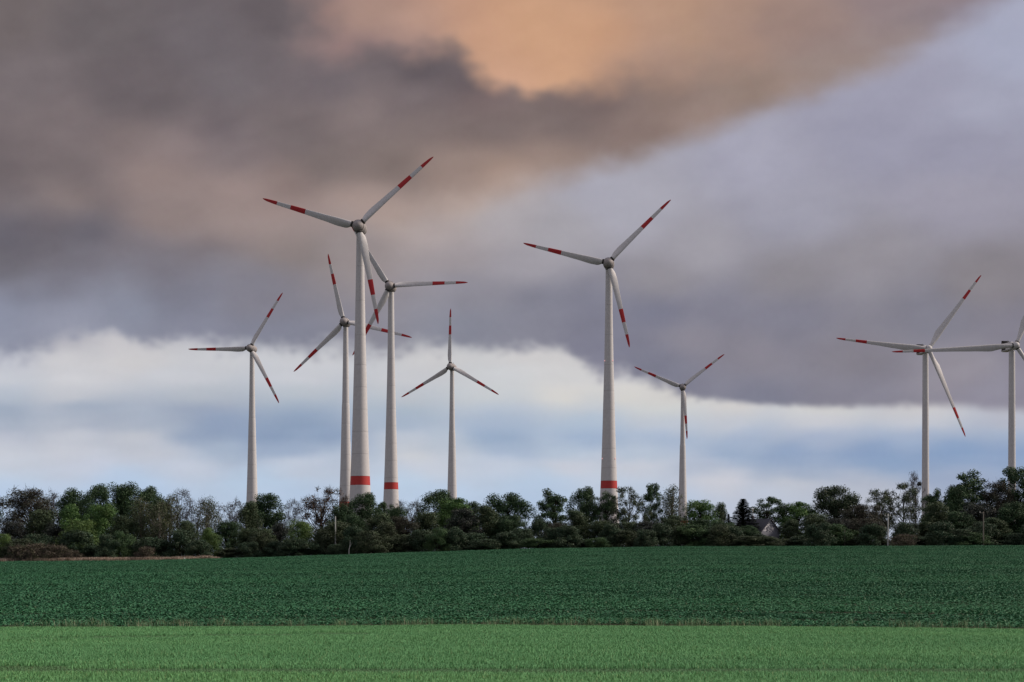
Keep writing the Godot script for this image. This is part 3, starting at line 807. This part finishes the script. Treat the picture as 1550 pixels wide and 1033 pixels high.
func build_trees() -> void:
	stock_trees()
	# the tall back row, from the hazy pale gap outwards: kind, place, top, width, distance
	for a in [
		["brown", 42, 740, 92, 392, "dark brown-leaved bushy tree above the yellow-green round shrub"], ["bare", 76, 744, 40, 412], ["dense", 112, 739, 54, 404], ["dense", 150, 733, 52, 396], ["dense", 188, 729, 66, 402], ["dense", 230, 737, 52, 408],
		["bare", 268, 742, 48, 412], ["bare", 300, 757, 40, 408], ["bare", 350, 757, 54, 410], ["dense", 402, 748, 66, 394, "dense dark green tree at the foot of the lone turbine"], ["bare", 441, 757, 34, 404],
		["russet", 487, 739, 76, 398, "large russet see-through tree with thinning leaves"], ["russet", 522, 750, 26, 402, "small reddish autumn tree before the towers of two turbines"], ["dense", 518, 763, 40, 388], ["dense", 554, 746, 56, 392, "dark tree before the foot of the largest turbine"],
		["loose", 584, 760, 40, 396], ["dense", 601, 766, 34, 390, "small dark tree covering the foot of the turbine with level blade"], ["bare", 606, 759, 28, 402], ["bare", 627, 757, 36, 406], ["dense", 668, 742, 68, 402, "broad dark tree at the foot of the turbine with upright blade"], ["dense", 715, 760, 46, 404], ["dense", 768, 746, 80, 394, "wide dark tree beside the open sky gap"],
		["loose", 840, 739, 56, 390, "loose dark tree on the edge of the open sky gap"], ["dense", 886, 737, 48, 398], ["loose", 918, 744, 44, 396], ["airy", 951, 737, 56, 394], ["loose", 988, 732, 34, 398], ["birch", 1017, 736, 46, 400, "tall thin birch beside the smallest turbine tower"],
		["fresh", 1058, 757, 54, 396], ["olive", 1090, 761, 30, 400], ["spruce", 1125, 755, 62, 374, "tall dark pointed spruce beside the gabled house"], ["spruce", 1103, 778, 20, 384, "small dark pointed spruce beside the taller spruce"],
		["loose", 1163, 752, 62, 398, "loose green tree behind the gabled house"], ["fresh", 1206, 760, 62, 396], ["round", 1263, 735, 78, 400], ["brown", 1306, 764, 68, 392, "olive-brown bushy tree beside the round black-green tree"], ["airy", 1336, 738, 56, 402], ["airy", 1368, 731, 62, 404],
		["bare", 1386, 716, 28, 408, "bare tree with dark mistletoe ball before a slim turbine tower"], ["loose", 1410, 739, 40, 396], ["dense", 1448, 735, 50, 394], ["loose", 1470, 712, 78, 400, "tallest loose tree near the slim turbines"], ["brown", 1508, 729, 50, 396, "dark brownish tree between tall loose trees"], ["loose", 1538, 707, 62, 400], ["dense", 1580, 720, 70, 398], ["dense", -30, 745, 70, 398], ["dense", -80, 748, 80, 400], ["dense", 1630, 725, 80, 402],
		# middle row
		["olive", 64, 772, 60, 376], ["fresh", 112, 763, 46, 374, "fresh green tree above the bright willow-like shrubs"], ["green_bush", 120, 786, 66, 362, "wide bright green shrub under the fresh green tree"], ["fresh", 155, 763, 44, 376], ["olive", 186, 780, 54, 370],
		["birch", 213, 751, 40, 372, "slender pale-trunked birch in the close group of three birches"], ["birch", 240, 756, 42, 370, "slender pale-trunked birch in the close group of three birches"], ["birch", 256, 751, 46, 374, "slender pale-trunked birch in the close group of three birches"], ["olive", 282, 788, 42, 368], ["birch", 314, 752, 44, 374, "single birch with browning leaves among bare trees"], ["green_bush", 316, 799, 32, 362, "narrow yellowish shrub under the single birch"],
		["dense", 344, 788, 44, 372], ["olive", 374, 800, 40, 368], ["olive", 395, 800, 50, 366], ["green_bush", 455, 786, 54, 361, "bright yellow-green rounded shrub under the russet tree"], ["plum", 424, 790, 40, 372], ["olive", 378, 759, 40, 384, "olive tree covering the foot of the lone turbine"], ["dense", 1137, 799, 30, 366, "dark small tree hiding one end of the house roof"], ["bush", 507, 824, 30, 354.2, "low dark shrub hiding the foot of the pale straight pole"], ["bush", 1150, 808, 24, 362, "low dark shrub right before the house gable"], ["olive", 500, 795, 44, 366], ["dense", 536, 780, 44, 372], ["olive", 574, 778, 56, 368], ["brown", 610, 782, 52, 370, "brownish bushy tree under the bare twigs"], ["olive", 648, 775, 50, 374],
		["fresh", 690, 754, 60, 384], ["plum", 700, 770, 52, 372], ["olive", 735, 766, 52, 374], ["dense", 770, 780, 56, 372], ["bush", 815, 784, 34, 372], ["olive", 870, 772, 52, 370], ["brown", 842, 792, 46, 366, "brown-grey tree under the loose gap-edge tree"], ["olive", 910, 788, 54, 368],
		["olive", 950, 790, 56, 370], ["plum", 985, 788, 56, 368], ["olive", 1020, 780, 54, 372], ["dense", 1060, 786, 56, 370], ["dense", 1095, 790, 46, 372], ["dense", 1128, 796, 40, 368], ["olive", 1200, 786, 40, 376], ["olive", 1236, 778, 62, 374], ["plum", 1270, 785, 60, 370], ["brown", 1310, 785, 60, 368, "brown bushy tree beside the crossarm pole"],
		["olive", 1420, 760, 50, 376], ["olive", 1400, 790, 50, 370], ["dense", 1450, 775, 56, 372], ["plum", 1480, 760, 60, 376], ["olive", 1500, 784, 58, 364], ["dense", 1530, 760, 56, 372], ["dense", 1565, 770, 56, 372], ["green_bush", 4, 808, 36, 358, "round yellow-green shrub beside the brown thicket"], ["plum", 20, 790, 50, 372], ["plum", 88, 790, 44, 372], ["plum", -40, 790, 60, 372]]:
		tree(a[0], a[1], a[2], a[3], a[4], a[5] if a.size() > 5 else "")
	# the hedge at the field edge
	rng.seed = 77
	var x := -70.0
	while x < 1630.0:
		var left := x < 430.0
		var top := rng.randf_range(792, 822) + (8.0 if left else -3.0)
		var w := rng.randf_range(34, 62)
		var dd := rng.randf_range(354.5, 364.0)
		if absf(x - 1163.0) < 34.0: top = maxf(top, 812.0)
		var q := rng.randf()
		var kind := "bush" if q < 0.5 else ("low_olive" if q < 0.8 else "low_green")
		tree(kind, x, top, w, dd)
		x += rng.randf_range(17, 30)
	for a in [[28, 826, 40], [56, 823, 44], [84, 825, 42], [108, 833, 30], [222, 828, 36], [1368, 809, 40]]:
		tree("dry_bush", a[0], a[1], a[2], 353.2)

func multimesh(called: String, mesh: Mesh, mat: Material, xf: Array, cols: Array) -> MultiMeshInstance3D:
	var mm := MultiMesh.new()
	mm.transform_format = MultiMesh.TRANSFORM_3D
	mm.use_colors = true
	mm.mesh = mesh
	mm.instance_count = xf.size()
	for k in xf.size():
		mm.set_instance_transform(k, xf[k])
		mm.set_instance_color(k, cols[k])
	var o := MultiMeshInstance3D.new()
	o.name = numbered(called)
	o.multimesh = mm
	o.material_override = mat
	add_child(o)
	return o

func crop_patch(sd: int, size: float) -> ArrayMesh:
	# broad-leaved plants, leaves arching out of each stem
	rng.seed = sd
	var s := Soup.new()
	for p in int(size * size * 34.0):
		var at := Vector3(rng.randf_range(-0.5, 0.5) * size, 0, rng.randf_range(-0.5, 0.5) * size)
		var tall := rng.randf_range(0.14, 0.30)
		var base := Color(0.038, 0.152, 0.080).lerp(Color(0.058, 0.184, 0.097), rng.randf())
		for l in 6:
			var a := rng.randf() * TAU
			var out := Vector3(cos(a), 0, sin(a))
			var reach := rng.randf_range(0.05, 0.125)
			var c := base * rng.randf_range(0.8, 1.2)
			if rng.randf() < 0.025: c = Color(0.20, 0.32, 0.20)
			var nor := (Vector3(0, 0.8, 0) + rand_dir() * 0.7).normalized()
			var al := (out + Vector3(0, rng.randf_range(-0.5, 0.7), 0)).normalized()
			nor = (nor - al * nor.dot(al)).normalized()
			s.leaf(at + out * reach * 0.7 + Vector3(0, tall * rng.randf_range(0.55, 1.1), 0), al, nor, reach * 1.25, reach * 0.75, c, nor)
	return s.mesh()

func grass_patch(sd: int, size: float, count: int, tall: float, wide: float, a: Color, b: Color, odd: Color, odd_p: float) -> ArrayMesh:
	rng.seed = sd
	var s := Soup.new()
	for p in count:
		var at := Vector3(rng.randf_range(-0.5, 0.5) * size, 0, rng.randf_range(-0.5, 0.5) * size)
		var h := tall * rng.randf_range(0.55, 1.25)
		var q := rng.randf() * TAU
		var lean := Vector3(cos(q), 0, sin(q)) * h * rng.randf_range(0.1, 0.7)
		var side := Vector3(-sin(q), 0, cos(q)) * wide * rng.randf_range(0.6, 1.3)
		var c := a.lerp(b, rng.randf()) * rng.randf_range(0.85, 1.15)
		if rng.randf() < odd_p: c = odd
		var n := (Vector3(0, 0.7, 0) - lean.normalized() * 0.5 + rand_dir() * 0.2).normalized()
		var k := s.v.size()
		s.v.append_array([at - side, at + side, at + lean * 0.45 + Vector3(0, h * 0.7, 0) + side * 0.7, at + lean * 0.45 + Vector3(0, h * 0.7, 0) - side * 0.7, at + lean + Vector3(0, h, 0)])
		for z in 5:
			s.n.append(n)
			s.c.append(c)
		s.i.append_array([k, k + 2, k + 1, k, k + 3, k + 2, k + 3, k + 4, k + 2])
	return s.mesh()

func sway(x: float) -> float:
	return interp([-60.0, -25.0, -12.0, 0.0, 12.0, 25.0, 60.0], [-3.5, -2.6, -0.3, 1.2, -0.6, -4.2, -6.0], x) + N.tone2.get_noise_2d(x * 1.3, 3.0) * 0.7

func build_fields() -> void:
	# far field: leafy crop in rows of patches, with wheel tracks left open
	var size := 1.5
	var meshes := []
	for v in 4: meshes.append(crop_patch(300 + v, size))
	var xf := [[], [], [], []]
	var co := [[], [], [], []]
	rng.seed = 9
	var d := 85.9
	var tracks := [96.0, 97.9, 121.0, 122.9, 147.0, 148.9, 174.0, 175.9, 203.0, 232.0, 262.0, 300.0]
	while d < 350.0:
		var half := d * 0.30 + 14.0
		var x := -half + rng.randf() * size
		while x < half:
			var dd := d + sway(x) * (1.0 - smoothstep(90.0, 190.0, d))
			var t1: float = N.tone.get_noise_2d(x * 0.10, d * 2.2)
			var t2: float = N.tone2.get_noise_2d(x * 0.5, d)
			var t3: float = N.tone.get_noise_2d(x * 0.9 + 300.0, d * 0.9)
			var lush := clampf(t1 * 1.9 + t2 * 0.35 + t3 * 0.5, -0.9, 0.9)
			var c := Color(1, 1, 1).lerp(Color(1.1, 1.12, 1.05), clampf(lush, 0.0, 0.9)).lerp(Color(0.85, 0.86, 0.86), clampf(-lush, 0.0, 0.9))
			var hgt := 1.0 + t2 * 0.45 - t1 * 0.7 + rng.randf_range(-0.15, 0.2)
			for tr in tracks:
				if absf(d + x * 0.012 - tr) < size * 0.5:
					hgt *= 0.4
					c *= Color(0.75, 0.75, 0.75)
			var y := ground_h(x, dd)
			var b := Basis(Vector3.UP, (rng.randi() % 4) * PI * 0.5).scaled(Vector3(1.06, maxf(0.5, hgt), 1.06))
			var v := rng.randi() % 4
			xf[v].append(Transform3D(b, Vector3(x, y - 0.02, -dd)))
			co[v].append(c)
			x += size
		d += size
	for v in 4:
		tag(multimesh("crop_plants", meshes[v], M.crop, xf[v], co[v]), "dark blue-green leafy crop covering the far field", "crop", "", "stuff")
	# near field: short bright green blades
	size = 1.2
	meshes = []
	for v in 4: meshes.append(grass_patch(400 + v, size, 1500, 0.12, 0.0048, Color(0.140, 0.375, 0.160), Color(0.200, 0.455, 0.200), Color(0.33, 0.34, 0.16), 0.02))
	xf = [[], [], [], []]
	co = [[], [], [], []]
	d = 26.0
	while d < 84.6:
		var half := d * 0.31 + 8.0
		var x := -half + rng.randf() * size
		while x < half:
			var t1: float = N.tone.get_noise_2d(x * 0.6 + 400.0, d * 3.0)
			var t2: float = N.tone2.get_noise_2d(x * 0.7, d * 2.0)
			var c := Color(1, 1, 1).lerp(Color(1.15, 1.06, 0.95), clampf(t1 * 1.2, 0.0, 1.0)).lerp(Color(0.8, 0.86, 0.88), clampf(-t1 * 1.4 - t2 * 0.4, 0.0, 1.0))
			var v := rng.randi() % 4
			var flat := 1.0 + t2 * 0.4
			var row := d + sin(x * 0.06) * 0.5
			if absf(row - 50.8) < 1.25 or (x < -6.0 and absf(d - (73.5 + (x + 15.0) * 0.30)) < 1.2) or (x < -10.0 and absf(row - 69.0) < 0.6 and t2 > -0.1) or (x > 4.0 and absf(row - 56.0) < 0.6 and t2 > 0.0):
				flat = 0.4
				c *= Color(0.75, 0.68, 0.72)
			if true:
				var b := Basis(Vector3.UP, (rng.randi() % 4) * PI * 0.5).scaled(Vector3(1.05, flat, 1.05))
				var dd := d + sway(x) * smoothstep(60.0, 84.0, d)
				xf[v].append(Transform3D(b, Vector3(x, ground_h(x, minf(dd, 84.9)) - 0.01, -dd)))
				co[v].append(c)
			x += size
		var nd := d + size
		d = nd
	for v in 4:
		tag(multimesh("young_grass", meshes[v], M.crop, xf[v], co[v]), "short light green blades covering the near field", "grass", "", "stuff")
	# straw-coloured grass along the seam of the two fields
	var tuft := []
	for v in 2: tuft.append(grass_patch(500 + v, 0.7, 46, 0.42, 0.007, Color(0.09, 0.22, 0.11), Color(0.20, 0.28, 0.15), Color(0.38, 0.37, 0.26), 0.14))
	xf = [[], []]
	co = [[], []]
	for k in 330:
		var x := rng.randf_range(-36, 36)
		if N.tone2.get_noise_2d(x * 1.6, 7.0) < -0.12 and rng.randf() < 0.6: continue
		var dd := 85.2 + sway(x) + rng.randf_range(-0.6, 0.6)
		xf[k % 2].append(Transform3D(Basis(Vector3.UP, rng.randf() * TAU).scaled(Vector3.ONE * rng.randf_range(0.5, 1.15)), Vector3(x, ground_h(x, dd) - 0.02, -dd)))
		co[k % 2].append(Color.WHITE * rng.randf_range(0.75, 1.1))
	for v in 2:
		tag(multimesh("seam_grass", tuft[v], M.crop, xf[v], co[v]), "straggly straw-coloured grass between the two fields", "grass", "", "stuff")
	# dry pale grass before the trees on the lower side of the field
	var reed := []
	for v in 2: reed.append(grass_patch(520 + v, 2.0, 420, 0.8, 0.012, Color(0.27, 0.225, 0.19), Color(0.48, 0.415, 0.36), Color(0.62, 0.55, 0.49), 0.2))
	xf = [[], []]
	co = [[], []]
	for k in 620:
		var sx := rng.randf_range(-80, 330)
		var dense := 1.0 if sx > 55 and sx < 228 else 0.3
		if rng.randf() > dense: continue
		var dd := rng.randf_range(350.6, 352.6)
		var x := (sx - CX) * dd / F
		xf[k % 2].append(Transform3D(Basis(Vector3.UP, rng.randf() * TAU).scaled(Vector3.ONE * rng.randf_range(0.6, 1.2)), Vector3(x, ground_h(x, dd) - 0.03, -dd)))
		co[k % 2].append(Color(1, 0.95, 0.92) * rng.randf_range(0.7, 1.2))
	for v in 2:
		tag(multimesh("dry_grass", reed[v], M.crop, xf[v], co[v]), "pale dry grass along the far edge of the leafy crop", "grass", "", "stuff")

func pole(called: String, x: float, top: float, d: float, r: float, mat: Material, label: String, arm := 0) -> void:
	var p := px(x, top, d)
	var g := ground_h(p.x, d)
	var h := p.y - g
	var o := thing(called, Vector3(p.x, g, -d))
	tag(o, label, "pole")
	part("shaft", loft([circle(r * 1.25, -0.4, 14), circle(r, h * 0.6, 14), circle(r * 0.85, h - 0.05, 14), circle(r * 0.6, h, 14)]), mat, o)
	if arm == 1:
		part("crossarm", box(Vector3(1.3, 0.12, 0.12), Vector3(-0.1, h - 0.5, r + 0.06), 0.02), mat, o)
		for s in [-0.6, 0.0, 0.45]:
			part("insulator", loft([circle(0.07, 0, 10), circle(0.09, 0.1, 10), circle(0.04, 0.24, 10)]), M.white_paint, o).position = Vector3(s - 0.05, h - 0.44, r + 0.06)
	elif arm == 2:
		part("crossarm", box(Vector3(1.0, 0.1, 0.1), Vector3(-0.35, h - 0.25, r + 0.05), 0.02), mat, o)
		part("insulator", loft([circle(0.07, 0, 10), circle(0.09, 0.1, 10), circle(0.04, 0.24, 10)]), M.white_paint, o).position = Vector3(-0.75, h - 0.2, r + 0.05)

func build_small() -> void:
	# gabled house half hidden in the trees
	var d := 375.0
	var apex := px(1166, 787, d)
	var g := ground_h(apex.x, d)
	var W := 5.8
	var hw := 3.7
	var hr := apex.y - g
	var L := 9.0
	var turn := deg_to_rad(38)
	var o := thing("gabled_house", Vector3(apex.x, g, -d), turn)
	tag(o, "weathered house with pale boarded gable and dark roof among the trees", "house")
	part("wall", box(Vector3(W, hw + 0.3, L), Vector3(0, hw * 0.5 - 0.15, -L * 0.5)), M.board_a, o)
	# gable boards, row by row
	var rows := 11
	rng.seed = 4
	for r in rows:
		var y0 := hw + (hr - hw) * r / rows
		var y1 := hw + (hr - hw) * (r + 1) / rows
		var w0 := W * (1.0 - float(r) / rows)
		var w1 := W * (1.0 - float(r + 1) / rows)
		var xa := -w0 * 0.5
		while xa < w0 * 0.5 - 0.02:
			var xb := minf(xa + rng.randf_range(0.7, 1.7), w0 * 0.5)
			var tl := clampf(xa, -w1 * 0.5, w1 * 0.5)
			var tr := clampf(xb, -w1 * 0.5, w1 * 0.5)
			var z := rng.randf_range(0.0, 0.05)
			var ring0 := [Vector3(xa, y0 + 0.015, z - 0.12), Vector3(xa, y0 + 0.015, z), Vector3(xb - 0.02, y0 + 0.015, z), Vector3(xb - 0.02, y0 + 0.015, z - 0.12)]
			var ring1 := [Vector3(tl, y1, z - 0.12), Vector3(tl, y1, z - 0.02), Vector3(tr - 0.01, y1, z - 0.02), Vector3(tr - 0.01, y1, z - 0.12)]
			part("board", loft([ring0, ring1]), M.board_b if rng.randf() < 0.45 else M.board_a, o)
			xa = xb
	for s in [-1, 1]:
		var slope := part("roof", box(Vector3(sqrt(pow(W * 0.5, 2) + pow(hr - hw, 2)) + 0.5, 0.16, L + 0.5), Vector3.ZERO, 0.02), M.roof, o)
		var a := atan2(hr - hw, W * 0.5)
		slope.position = Vector3(s * (W * 0.25 + 0.1), (hw + hr) * 0.5 + 0.02, -L * 0.5 + 0.1)
		slope.rotation.z = -s * a
	part("chimney", box(Vector3(0.55, 1.4, 0.55), Vector3(0, hr + 0.3, -5.2), 0.04), M.board_a, o)
	var aerial := part("aerial", join([box(Vector3(0.06, 2.0, 0.06), Vector3(0.0, hr + 1.7, -5.2)), box(Vector3(0.9, 0.05, 0.05), Vector3(0, hr + 2.5, -5.2)), box(Vector3(0.6, 0.05, 0.05), Vector3(0, hr + 2.2, -5.2))]), M.white_paint, o)
	aerial.position.y = 0.0
	# poles before the trees
	pole("utility_pole", 507.5, 782, 358.0, 0.125, M.concrete, "pale straight pole without arms before the dark trees under the russet tree")
	pole("utility_pole", 1344.5, 778, 353.6, 0.14, M.concrete, "pale pole with short crossarm before the loose see-through trees", 1)
	pole("utility_pole", 1489, 775, 353.2, 0.11, M.post_wood, "thin grey wooden pole with bracket before the olive tree", 2)
	pole("fence_post", 1279, 803, 360.0, 0.07, M.post_wood, "short grey post in the dark hedge")
	pole("marker_post", 279, 844.5, 350.3, 0.12, M.white_paint, "short white marker post at the edge of the leafy crop")
	pole("marker_stake", 740, 930, 97.3, 0.035, M.white_paint, "small pale stake standing in the leafy crop")
	# thin white stem before the hedge
	var q := px(529, 818, 353.6)
	var gy := ground_h(q.x, 353.6)
	var s := thing("birch_sapling", Vector3(q.x, gy, -353.6))
	tag(s, "thin white birch stem leaning before the dark trees", "tree")
	var soup := Soup.new()
	var hh := q.y - gy
	soup.tube([Vector3(-0.15, -0.2, 0), Vector3(-0.1, hh * 0.4, 0), Vector3(0.12, hh * 0.7, 0), Vector3(0.1, hh, 0)], [0.08, 0.075, 0.06, 0.03], 7, Color(0.5, 0.49, 0.46))
	soup.tube([Vector3(-0.05, hh * 0.5, 0), Vector3(0.5, hh * 0.8, 0.1)], [0.03, 0.01], 5, Color(0.4, 0.39, 0.36))
	part("trunk", soup.mesh(), M.white_paint, s)
	rng.seed = 8
	var lv := Soup.new()
	for k in 60:
		lv.leaf(Vector3(rng.randf_range(-0.5, 0.8), hh * rng.randf_range(0.75, 1.1), rng.randf_range(-0.5, 0.5)), rand_dir(), Vector3.UP, 0.2, 0.12, Color(0.05, 0.06, 0.03), Vector3.UP)
	part("crown", lv.mesh(), M.leaf, s)
	# mistletoe in the bare tree
	var mp := px(1392, 733, 407.5)
	var mis := Soup.new()
	for k in 500:
		var dir := rand_dir()
		mis.leaf(dir * 0.55 * pow(rng.randf(), 0.4), (dir + rand_dir() * 0.6).normalized(), dir.cross(rand_dir()).normalized(), 0.22, 0.09, Color(0.03, 0.036, 0.022), dir)
	var ball := part("mistletoe", mis.mesh(), M.leaf, self)
	ball.position = mp
	tag(ball, "dark round mistletoe ball high in the bare tree", "mistletoe")
